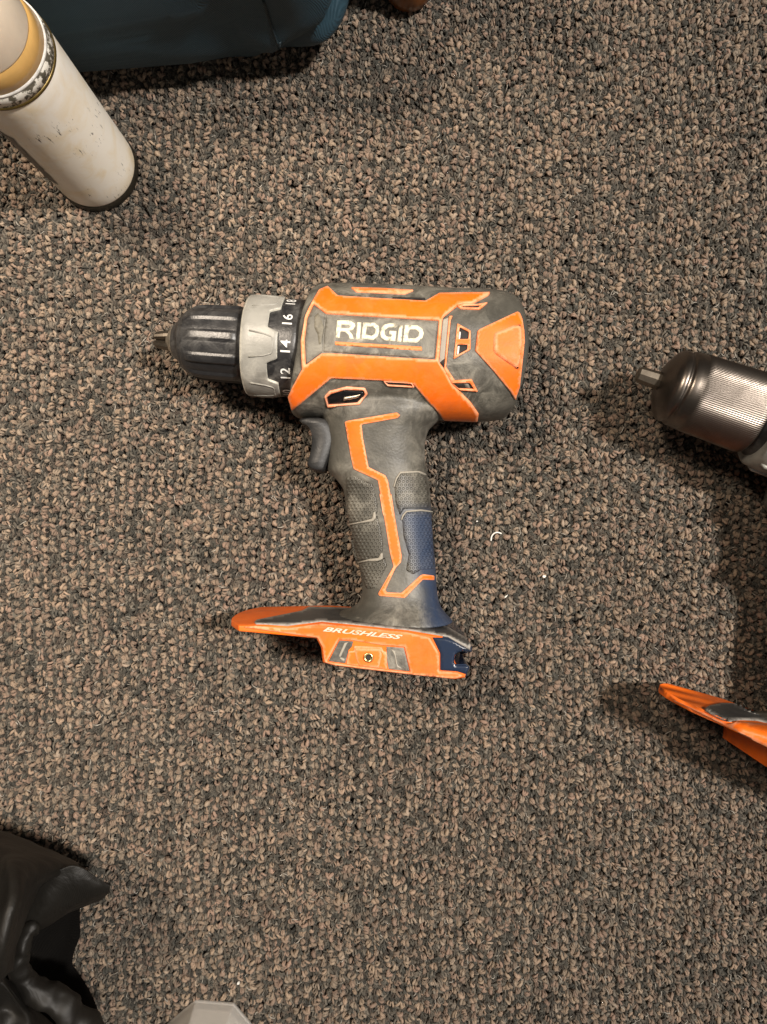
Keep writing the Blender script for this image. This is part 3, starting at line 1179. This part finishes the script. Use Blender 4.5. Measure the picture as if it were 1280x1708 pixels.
def second_drill():
    tip0 = Vector((-.0745, -.053, ZC))
    tip1 = P(1106, 1155, ZC * 1.04)
    rot = Matrix.Rotation(R(-17), 3, 'Z')

    def tr(v):
        q = rot @ Vector((v.x - tip0.x, v.y - tip0.y, 0))
        return Vector((tip1.x + q.x, tip1.y + q.y, v.z * 1.04))
    c = tr(P(640, 850, ZC))
    root = empty('cordless_drill', (c.x, c.y, 0))
    tag(root, 'cordless drill with bare steel knurled chuck and bright orange foot', 'drill')
    remeshed('housing', [body_core(tr), handle_core(tr)], M['rubber'], root, .0012, 4)
    V, f = trigger_core(tr)
    mesh('trigger', V, f, M['trigger'], root)
    def trf(v):
        q = tr(v)
        return Vector((q.x, q.y, .0405 + (v.z - ZC) * 1.22))
    V, f = foot_core(trf, 20.7, 14)
    ft = mesh('foot', V, f, M['orange'], root, False)
    ft.data.polygons.foreach_set('use_smooth', [len(p.vertices) == 4 for p in ft.data.polygons])
    md = ft.modifiers.new('b', 'BEVEL')
    md.width = .0012
    md.segments = 3
    md.limit_method = 'ANGLE'
    FB = BVHTree.FromPolygons(V, [tuple(q) for q in f])
    drape('flange_cover', [chaikin(c7([(690, 470), (740, 430), (900, 404), (1090, 430), (1280, 475), (1700, 640), (1700, 720), (1250, 575), (1020, 562), (915, 590), (760, 510)]), 1)], [], M['rubber_dark'], ft, FB, .0007, 4, 1.0, .0003)
    drape('foot_panel', [c7([(420, 380), (690, 495), (910, 602), (1020, 585), (1280, 610), (1700, 760), (1700, 1000), (1280, 800), (900, 622)])], [], M['orange'], ft, FB, .0009, 5, 1.2, .0004)
    # chuck
    z = .039
    A = P(1063, 623, z)
    B2 = P(1252, 688, z + .003)
    ax = (B2 - A).normalized()
    k = (H - z) / F

    def rf(t, s, r, i):
        if 92 * k < s < 200 * k:
            return r + .00010 * math.cos(t * 130)
        return r
    pr = [(38, 5), (38, 24), (40, 31), (45, 42), (50, 51), (55, 57), (59, 60), (64, 61), (67, 60.5), (69, 58.5), (71, 58.5), (72, 60.5), (74, 62.5), (77, 63.4), (84, 64), (92, 64.3), (94, 64.8), (100, 65.2), (130, 66), (160, 67), (190, 68), (198, 68.2), (201, 67), (203, 62), (203, 30)]
    V, f = revolve(A, ax, [(s * k, r * k) for s, r in pr], 780, rf)
    ch = tag(mesh('chuck', V, f, M['steel_chuck'], root), 'bare steel chuck with fine knurling')
    V, f = revolve(A, ax, [(s * k, r * k) for s, r in ((0, 3), (.5, 10), (3, 13), (14, 14), (34, 15), (48, 15.5), (50, 8))], 9)
    mesh('chuck_jaw', V, f, M['steel_dull'], ch, False)
    V, f = revolve(A, ax, [(s * k, r * k) for s, r in ((40, 12), (41, 17), (44, 21), (45, 12))], 48)
    mesh('nose_ring', V, f, M['steel_dark'], ch)
    V, f = revolve(A, ax, [(s * k, r * k) for s, r in ((203, 30), (203, 61), (215, 62), (216, 67), (222, 69), (224, 40))], 80)
    mesh('gap_ring', V, f, M['black'], root)
    V, f = revolve(A, ax, [(s * k, r * k) for s, r in ((217, 60), (218, 77), (223, 82), (240, 84), (300, 86), (330, 87), (331, 60))], 120)
    mesh('clutch_collar', V, f, M['silver'], root)
    for j in range(12):
        t = R(15 + 30 * j)
        e2 = (Vector((0, 0, 1)) - ax * ax.z).normalized()
        e1 = ax.cross(e2)
        d = e1 * math.cos(t) + e2 * math.sin(t)
        v, ff = tube([A + ax * (s * k) + d * (r * k) for s, r in ((232, 81), (238, 85.2), (280, 86.4), (322, 86))], .0011, 8)
        mesh('collar_ridge', v, ff, M['silver'], root)


def steel_chuck():
    m, nt, b = mat('knurled_steel')
    co = objco(nt)
    n = noise_n(nt, 60, 5, .7, co, .5)
    nt.links.new(mixc(nt, ramp(nt, n.outputs['Fac'], .35, .7), (.20, .172, .148), (.115, .098, .084)), b.inputs['Base Color'])
    b.inputs['Metallic'].default_value = 1
    nt.links.new(mathn(nt, 'ADD', mathn(nt, 'MULTIPLY', n.outputs['Fac'], .25), .22), b.inputs['Roughness'])
    n2 = noise_n(nt, 400, 4, .6, co)
    bump(nt, b, n2.outputs['Fac'], .12, .0004)
    return m


M['steel_chuck'] = steel_chuck()
second_drill()

# ---------------------------------------------------------------- white can standing on the carpet


def can_paint(name, scuff):
    m, nt, b = mat(name)
    co = objco(nt)
    n1 = noise_n(nt, 75, 5, .6, co, .4)
    base = mixc(nt, ramp(nt, n1.outputs['Fac'], .45, .70), (.88, .82, .71), (.80, .66, .43))
    n0 = noise_n(nt, 25, 2, .5, co)
    base = mixc(nt, mathn(nt, 'MULTIPLY', ramp(nt, n0.outputs['Fac'], .4, .65), .45), base, (.88, .86, .82))
    mp = nd(nt, 'ShaderNodeMapping')
    mp.inputs['Scale'].default_value = (900, 900, 160)
    mp.inputs['Rotation'].default_value = (.1, .15, .3)
    nt.links.new(co, mp.inputs[0])
    n2 = noise_n(nt, 1.0, 4, .7, mp.outputs[0])
    n3 = noise_n(nt, 45, 3, .6, co)
    k = mathn(nt, 'MULTIPLY', ramp(nt, n2.outputs['Fac'], .60, .64), ramp(nt, n3.outputs['Fac'], scuff, scuff + .07), True)
    base = mixc(nt, k, base, (.03, .026, .02))
    nt.links.new(base, b.inputs['Base Color'])
    b.inputs['Roughness'].default_value = .38
    bump(nt, b, n1.outputs['Fac'], .15, .0008)
    return m


M['can'] = can_paint('cream_can_paint', .54)
M['can_rim'] = worn_print('chipped_black_band', (.014, .012, .010), (.80, .77, .70), .49, .53, 330)
M['rim_gold'] = simple('tarnished_gold', (.16, .11, .03), .35, .6)
M['rim_black'] = simple('black_enamel', (.02, .017, .012), .3, 0, .2, 200, .5)
M['gold'] = simple('gold_lacquer', (.72, .42, .10), .3, .5, 0, 80, .3)
M['amber'] = simple('amber_plastic', (.74, .45, .15), .25, 0, 0, 60, .2, .25)
M['clear_cap'] = simple('clear_cap_plastic', (.80, .70, .57), .25, 0, 0, 60, .12, .45, 1.3)


def spray_can():
    cx, cy = -.1574, .1880
    root = empty('spray_can', (cx, cy, 0))
    tag(root, 'cream white can with scuffed paint and clear cap standing beside the dark bag', 'can')
    r = .0224
    A = Vector((cx, cy, 0))
    up = Vector((0, 0, 1))

    def rev(name, prof, mt, par=root, n=96):
        V = []
        for z, rr in prof:
            for j in range(n):
                t = 2 * math.pi * j / n
                V.append(A + Vector((rr * math.cos(t), rr * math.sin(t), z)))
        return mesh(name, V, ring_faces(len(prof), n, False, False), mt, par)
    rev('base_rim', [(.0, .015), (.0, r), (.0006, r + .0006), (.0018, r + .0007), (.0026, r + .0003), (.0048, r), (.0052, r - .0008)], M['rim_black'])
    rev('body', [(.0045, r - .001), (.0050, r - .0002), (.006, r)] + [(.006 + .092 * i / 12, r) for i in range(1, 13)] + [(.0995, r - .0003), (.1005, r - .001)], M['can'])
    rev('shoulder_band', [(.0985, r - .001), (.0990, r - .0001), (.1040, r - .0002), (.1048, r - .0010)], M['can_rim'])
    rev('rim_line', [(.0976, r - .0002), (.0978, r + .0003), (.0988, r + .0003), (.0990, r - .0002)], M['rim_gold'])
    rev('shoulder_ring', [(.1040, r - .0013), (.1046, r - .0004), (.1056, r - .0005), (.1060, r - .0014)], M['white_plastic'])
    rev('gold_dome', [(.1050, r - .0012), (.112, r - .0028), (.119, .0135), (.122, .008), (.122, .0001)], M['gold'])
    rev('amber_band', [(.1054, r - .0016), (.1058, r - .0010), (.1140, r - .0026), (.1146, r - .0034)], M['amber'])
    o = rev('cap', [(.1142, r - .0030), (.1150, r - .0030), (.1240, .0168), (.131, .0128), (.1335, .0110), (.1338, .0082), (.1330, .0076), (.1330, .0001)], M['clear_cap'])
    md = o.modifiers.new('s', 'SOLIDIFY')
    md.thickness = .0009
    md.offset = -1
    rev('nozzle', [(.120, .0045), (.130, .0042), (.133, .003), (.133, .0001)], M['gold'])
    # black rest of the torn label on the hidden side
    a0 = math.atan2(-cy, -cx)
    V = []
    rows, cols = 16, 26
    for i in range(rows + 1):
        for j in range(cols + 1):
            a = a0 - R(62) - R(80) * j / cols
            zz = .028 + .045 * i / rows
            if j == 0:
                a += R(3.0) * noise.noise(Vector((i * .9, 3, 1)))
            V.append(A + Vector(((r + .0003) * math.cos(a), (r + .0003) * math.sin(a), zz)))
    f = [(i * (cols + 1) + j, i * (cols + 1) + j + 1, (i + 1) * (cols + 1) + j + 1, (i + 1) * (cols + 1) + j) for i in range(rows) for j in range(cols)]
    tag(mesh('label_scrap', V, f, M['rim_black'], root), 'torn black label')


spray_can()

# ---------------------------------------------------------------- soft goods


def cr(a, b, c, d, t):
    return .5 * ((2 * b) + (c - a) * t + (2 * a - 5 * b + 4 * c - d) * t * t + (3 * b - a - 3 * c + d) * t ** 3)


def patch(grid, nu=12, nv=12):
    """smooth sheet through a grid of points"""
    g = np.array([[tuple(P(*q)) for q in row] for row in grid])

    def interp(g, n):
        m = g.shape[0]
        gp = np.concatenate([2 * g[:1] - g[1:2], g, 2 * g[-1:] - g[-2:-1]])
        out = []
        for i in range(m - 1):
            for k in range(n):
                out.append(cr(gp[i], gp[i + 1], gp[i + 2], gp[i + 3], k / n))
        out.append(g[-1])
        return np.array(out)
    g = interp(g, nu)
    g = interp(g.transpose(1, 0, 2), nv).transpose(1, 0, 2)
    a, b, _ = g.shape
    V = [Vector(v) for v in g.reshape(-1, 3)]
    f = [(i * b + j, i * b + j + 1, (i + 1) * b + j + 1, (i + 1) * b + j) for i in range(a - 1) for j in range(b - 1)]
    return V, f


def cloth_mat(name, col, col2, rough, weave, wk, spec=.5):
    m, nt, b = mat(name)
    co = objco(nt)
    n = noise_n(nt, 14, 4, .6, co, .4)
    nt.links.new(mixc(nt, n.outputs['Fac'], col, col2), b.inputs['Base Color'])
    b.inputs['Roughness'].default_value = rough
    b.inputs['Specular IOR Level'].default_value = spec
    wv = nd(nt, 'ShaderNodeTexWave')
    wv.inputs['Scale'].default_value = weave
    wv.inputs['Distortion'].default_value = .4
    mp = nd(nt, 'ShaderNodeMapping')
    mp.inputs['Rotation'].default_value = (0, 0.4, .5)
    nt.links.new(co, mp.inputs[0])
    nt.links.new(mp.outputs[0], wv.inputs['Vector'])
    n2 = noise_n(nt, 55, 5, .6, co, 1.0)
    hh = mathn(nt, 'ADD', mathn(nt, 'MULTIPLY', wv.outputs['Fac'], wk), mathn(nt, 'MULTIPLY', n2.outputs['Fac'], 1.5))
    bump(nt, b, hh, .5, .0012)
    return m


M['bag'] = cloth_mat('dark_teal_nylon', (.012, .034, .052), (.021, .053, .074), .5, 420, .35)
M['bag_trim'] = cloth_mat('bag_binding', (.008, .018, .025), (.014, .028, .036), .6, 600, .3)
M['under_shade'] = cloth_mat('under_shade_black', (.0025, .0022, .002), (.004, .0035, .003), .9, 500, .3, .1)  # colour for the unlit hollow below the jacket
M['jacket'] = cloth_mat('black_glossy_nylon', (.007, .0063, .0052), (.012, .0107, .0088), .50, 500, .05, .28)


def wrinkle(V, amp, sc, seed):
    out = []
    for v in V:
        q = v * sc + Vector((seed, seed * 1.7, 0))
        d = noise.noise_vector(q) * amp + noise.noise_vector(q * 2.3) * (amp * .4)
        out.append(v + d)
    return out


def bag():
    root = empty('fabric_bag', (-.16, .33, 0))
    tag(root, 'dark teal nylon bag slumped on the carpet beside the white can', 'bag')
    c = Vector((-.168, .322, .085))
    a, b, hh = .150, .094, .088
    nu, nv = 120, 60
    V = []
    for i in range(nv + 1):
        ph = -math.pi / 2 + math.pi * i / nv
        for j in range(nu):
            t = 2 * math.pi * j / nu
            def pw(x, e):
                return math.copysign(abs(x) ** e, x)
            x = pw(math.cos(ph), .42) * pw(math.cos(t), .26)
            y = pw(math.cos(ph), .42) * pw(math.sin(t), .26)
            z = pw(math.sin(ph), .5)
            q = Vector((c.x + a * x, c.y + b * y, c.z + hh * z))
            # sag and folds of the front face
            q.y -= .005 * math.sin(q.x * 38 + 1.0) * max(0, -y) * math.cos(ph)
            q.x += .006 * math.sin(q.z * 55) * max(0, x)
            n = noise.noise(Vector((q.x * 22, q.y * 22, q.z * 30)))
            n2 = noise.noise(Vector((q.x * 55 + 5, q.y * 40, q.z * 25 + q.x * 30)))
            d = Vector((x, y, z * .4)).normalized()
            n3 = 1 - 2.4 * abs(noise.noise(Vector((q.x * 17 + q.z * 9, q.y * 9 + 2, q.z * 16 - q.x * 8))))
            q += d * (n * .006 + n2 * .0026 + .0032 * max(0, n3) ** 3)
            # diagonal crease at the lower right corner
            u = (q.x + .062) * .62 - (q.z - .012) * .78
            if -.07 < q.x and y < 0:
                q -= d * (.0060 * math.exp(-(u / .0045) ** 2)) * min(1, (q.x + .07) / .02)
            q.z = max(q.z, .0005)
            V.append(q)
    mesh('shell', V, ring_faces(nv + 1, nu), M['bag'], root)
    # stitched seam up the front
    B = BVHTree.FromPolygons(V, ring_faces(nv + 1, nu))
    for pts in ([(440, 0), (452, 40), (466, 80), (474, 112)],):
        q = []
        for (x0, y0), (x1, y1) in zip(pts, pts[1:]):
            for s in range(6):
                l, n = hit(B, x0 + (x1 - x0) * s / 6, y0 + (y1 - y0) * s / 6)
                q.append(l + n * .0002)
        v, f = tube(q, .0007, 6)
        mesh('seam', v, f, M['bag_trim'], root)


bag()


def jacket():
    cj = Crop(0, 1380, 1280 / 260)

    def G(rows):
        return [[(*cj([(x, y)])[0], z) for x, y, z in row] for row in rows]
    ctr = P(-60, 1650, 0)
    root = empty('jacket', (ctr.x, ctr.y, 0))
    tag(root, 'crumpled glossy black jacket lying in a heap on the carpet', 'jacket')

    def piece(name, V, f, th=.0016):
        V = wrinkle(V, .0011, 42, 3.1)
        V = wrinkle(V, .0005, 120, 9.1)
        o = mesh(name, V, f, M['jacket'], root)
        md = o.modifiers.new('s', 'SOLIDIFY')
        md.thickness = th
        md.offset = -1
        return o
    # upper sheet with a long vertical fold
    rows = G([
        [(-900, 0, .030), (-400, -40, .034), (0, 50, .030), (200, 125, .028), (420, 215, .028), (640, 330, .036)],
        [(-900, 300, .085), (-400, 280, .088), (0, 290, .080), (115, 300, .087), (300, 315, .074), (590, 375, .052)],
        [(-900, 560, .100), (-400, 560, .105), (-20, 560, .098), (110, 540, .106), (215, 500, .090), (335, 455, .066)],
        [(-900, 820, .110), (-400, 820, .113), (-60, 800, .106), (50, 780, .112), (130, 740, .098), (200, 715, .070)],
        [(-900, 1100, .112), (-400, 1100, .115), (-80, 1050, .110), (10, 1020, .113), (60, 1000, .104), (102, 980, .076)],
        [(-900, 1400, .108), (-400, 1380, .112), (-80, 1320, .104), (10, 1250, .102), (50, 1210, .096), (84, 1180, .074)],
    ])
    piece('front_panel', *patch(rows, 14, 14))
    # pointed flap, nearly flat, with a turned-down edge
    rows = G([
        [(270, 440, .060), (450, 370, .063), (640, 335, .060), (780, 410, .056), (900, 495, .052)],
        [(230, 560, .060), (410, 490, .063), (600, 440, .061), (770, 470, .057), (905, 515, .051)],
        [(195, 680, .060), (370, 610, .063), (570, 540, .060), (750, 530, .056), (898, 540, .049)],
        [(175, 790, .058), (310, 770, .061), (500, 670, .057), (700, 610, .052), (860, 572, .045)],
        [(185, 835, .050), (335, 838, .053), (510, 742, .049), (690, 648, .044), (835, 592, .038)],
    ])
    piece('flap', *patch(rows, 12, 12))
    # rolled hem curling round
    cen = [(325, 850, .058, 22), (262, 835, .062, 48), (212, 900, .064, 66), (182, 1010, .064, 78), (170, 1120, .063, 80), (205, 1240, .061, 92), (310, 1345, .060, 108), (450, 1440, .058, 118), (600, 1540, .056, 122), (720, 1660, .054, 126), (850, 1850, .050, 130)]
    pts, rad = [], []
    cc = np.array(cen, float)
    cp = np.concatenate([2 * cc[:1] - cc[1:2], cc, 2 * cc[-1:] - cc[-2:-1]])
    for i in range(len(cc) - 1):
        for k in range(12):
            q = cr(cp[i], cp[i + 1], cp[i + 2], cp[i + 3], k / 12)
            px, py = cj([(q[0], q[1])])[0]
            pts.append(P(px, py, q[2]))
            rad.append(q[3] / 4.923 * (H - q[2]) / F)
    V, f = tube(pts, rad, 40)
    out = []
    for i, v in enumerate(V):
        c = pts[i // 40]
        d = v - c
        s_ = i // 40
        n = noise.noise(Vector((s_ * .16, d.y * 55 + 3, d.x * 55)))
        n2 = noise.noise(Vector((s_ * .42 + d.y * 60, d.z * 70, 7)))
        out.append(c + d * (1 + .14 * n))
    out = wrinkle(out, .0030, 48, 2.2)
    out = wrinkle(out, .0012, 110, 6.2)
    mesh('hem_roll', out, f, M['jacket'], root)
    # lower sheets
    rows = G([
        [(-900, 1150, .080), (-300, 1150, .082), (-40, 1180, .080), (50, 1230, .074), (100, 1290, .060)],
        [(-900, 1400, .084), (-300, 1380, .086), (-20, 1330, .078), (110, 1390, .074), (190, 1400, .056)],
        [(-900, 1600, .076), (-300, 1580, .078), (30, 1480, .066), (200, 1540, .067), (320, 1510, .050)],
        [(-900, 1850, .080), (-300, 1820, .082), (60, 1640, .068), (280, 1700, .065), (470, 1640, .046)],
        [(-900, 2200, .080), (-300, 2200, .082), (100, 2000, .068), (420, 2000, .064), (700, 1900, .046)],
    ])
    piece('lower_panel', *patch(rows, 12, 12))
    # near-black sheet standing in for the deep shade underneath
    rows = G([
        [(-600, 600, .03), (60, 600, .034), (300, 600, .036), (520, 600, .020), (640, 640, .006)],
        [(-600, 900, .03), (60, 900, .034), (260, 880, .036), (500, 850, .022), (640, 850, .006)],
        [(-600, 1150, .03), (60, 1150, .034), (280, 1130, .034), (470, 1130, .020), (620, 1150, .006)],
        [(-600, 1400, .03), (60, 1400, .034), (340, 1380, .034), (600, 1400, .020), (740, 1420, .006)],
        [(-600, 1900, .03), (60, 1800, .034), (500, 1750, .034), (860, 1800, .018), (1010, 1850, .006)],
    ])
    V, f = patch(rows, 8, 8)
    mesh('under_shade', wrinkle(V, .0035, 40, 5.5), f, M['under_shade'], root)


jacket()

# ---------------------------------------------------------------- small things at the edges


def faceted_lid():
    m, nt, b = mat('frosted_plastic')
    co = objco(nt)
    n = noise_n(nt, 60, 3, .5, co)
    nt.links.new(mixc(nt, n.outputs['Fac'], (.76, .73, .68), (.84, .81, .76)), b.inputs['Base Color'])
    b.inputs['Roughness'].default_value = .32
    b.inputs['Transmission Weight'].default_value = .55
    b.inputs['IOR'].default_value = 1.35
    z = .036
    c = P(352, 1747, 0)
    root = empty('plastic_cup', (c.x, c.y, 0))
    tag(root, 'frosted clear plastic cup with eight flat sides standing on the carpet', 'cup')
    k = H / F
    prof = [(.0, 84 * k), (.0012, 84.5 * k), (.0022, 83 * k), (z - .002, 70 * k), (z, 69 * k), (z, 63 * k), (z - .002, 61 * k), (.003, 72 * k), (.003, 0.0004)]
    V = []
    for zz, r in prof:
        for j in range(8):
            t = 2 * math.pi * (j + .5) / 8 - R(5)
            V.append(Vector((c.x + r * math.cos(t), c.y + r * math.sin(t), zz)))
    o = mesh('cup_wall', V, ring_faces(len(prof), 8, False, True), m, root, False)
    md = o.modifiers.new('b', 'BEVEL')
    md.width = .0006
    md.segments = 2


faceted_lid()


def wooden_foot():
    m, nt, b = mat('brown_varnished_wood')
    co = objco(nt)
    mp = nd(nt, 'ShaderNodeMapping')
    mp.inputs['Scale'].default_value = (160, 160, 14)
    nt.links.new(co, mp.inputs[0])
    n = noise_n(nt, 1.0, 5, .6, mp.outputs[0], .6)
    nt.links.new(mixc(nt, ramp(nt, n.outputs['Fac'], .3, .7), (.19, .065, .012), (.085, .028, .008)), b.inputs['Base Color'])
    b.inputs['Roughness'].default_value = .3
    c = P(683, -36, .012)
    root = empty('furniture_foot', (c.x, c.y, 0))
    tag(root, 'brown varnished turned wooden furniture foot standing on carpet', 'furniture foot')
    V = []
    prof = [(0, .004), (.0008, .009), (.004, .0122), (.010, .0138), (.018, .0138), (.026, .0120), (.031, .0095), (.034, .0090), (.036, .0115), (.039, .0120), (.042, .0105), (.060, .0115), (.110, .0150), (.170, .0165)]
    for z, r in prof:
        for j in range(48):
            t = 2 * math.pi * j / 48
            V.append(Vector((c.x + r * math.cos(t), c.y + r * math.sin(t), z)))
    mesh('turned_leg', V, ring_faces(len(prof), 48), m, root)


wooden_foot()


def debris():
    pts = [P(x, y, .0012) for x, y in chaikin([(819.5, 902), (820, 895), (824, 889.5), (830, 887.5), (837, 890)], 2, False)]
    v, f = tube(pts, .00042, 8)
    tag(mesh('plastic_curl', v, f, M['white_plastic']), 'thin white curled plastic shaving on carpet right of the grip', 'shaving')
    for (x, y, w_, h_, a, lab) in ((908, 961.5, 3.2, 2.6, .3, 'small white square paper crumb on carpet right of the grip'),
                                   (844, 995, 5.0, 1.2, .7, 'tiny white sliver on carpet beside the drill foot'),
                                   (796, 869.5, 1.6, 1.4, .2, 'tiny round white speck on carpet beside the curled shaving'),
                                   (398, 1640, 3.0, 2.2, .9, 'small pale crumb on carpet above the plastic cup'),
                                   (370, 655, 3.4, 1.8, .5, 'small pale crumb on carpet below the black ribbed chuck')):
        c = P(x, y, .0010)
        V = []
        for z in (-.0004, .0003, .0005):
            for j in range(7):
                t = 2 * math.pi * j / 7 + a
                s = 1.0 if z < .0005 else .8
                rr = s * random.uniform(.85, 1.15)
                lx, ly = w_ * .00032 * rr * math.cos(t), h_ * .00032 * rr * math.sin(t)
                V.append(c + Vector((lx * math.cos(a) - ly * math.sin(a), lx * math.sin(a) + ly * math.cos(a), z)))
        tag(mesh('crumb', V, ring_faces(3, 7), M['white_plastic'], None, False), lab, 'crumb')


debris()
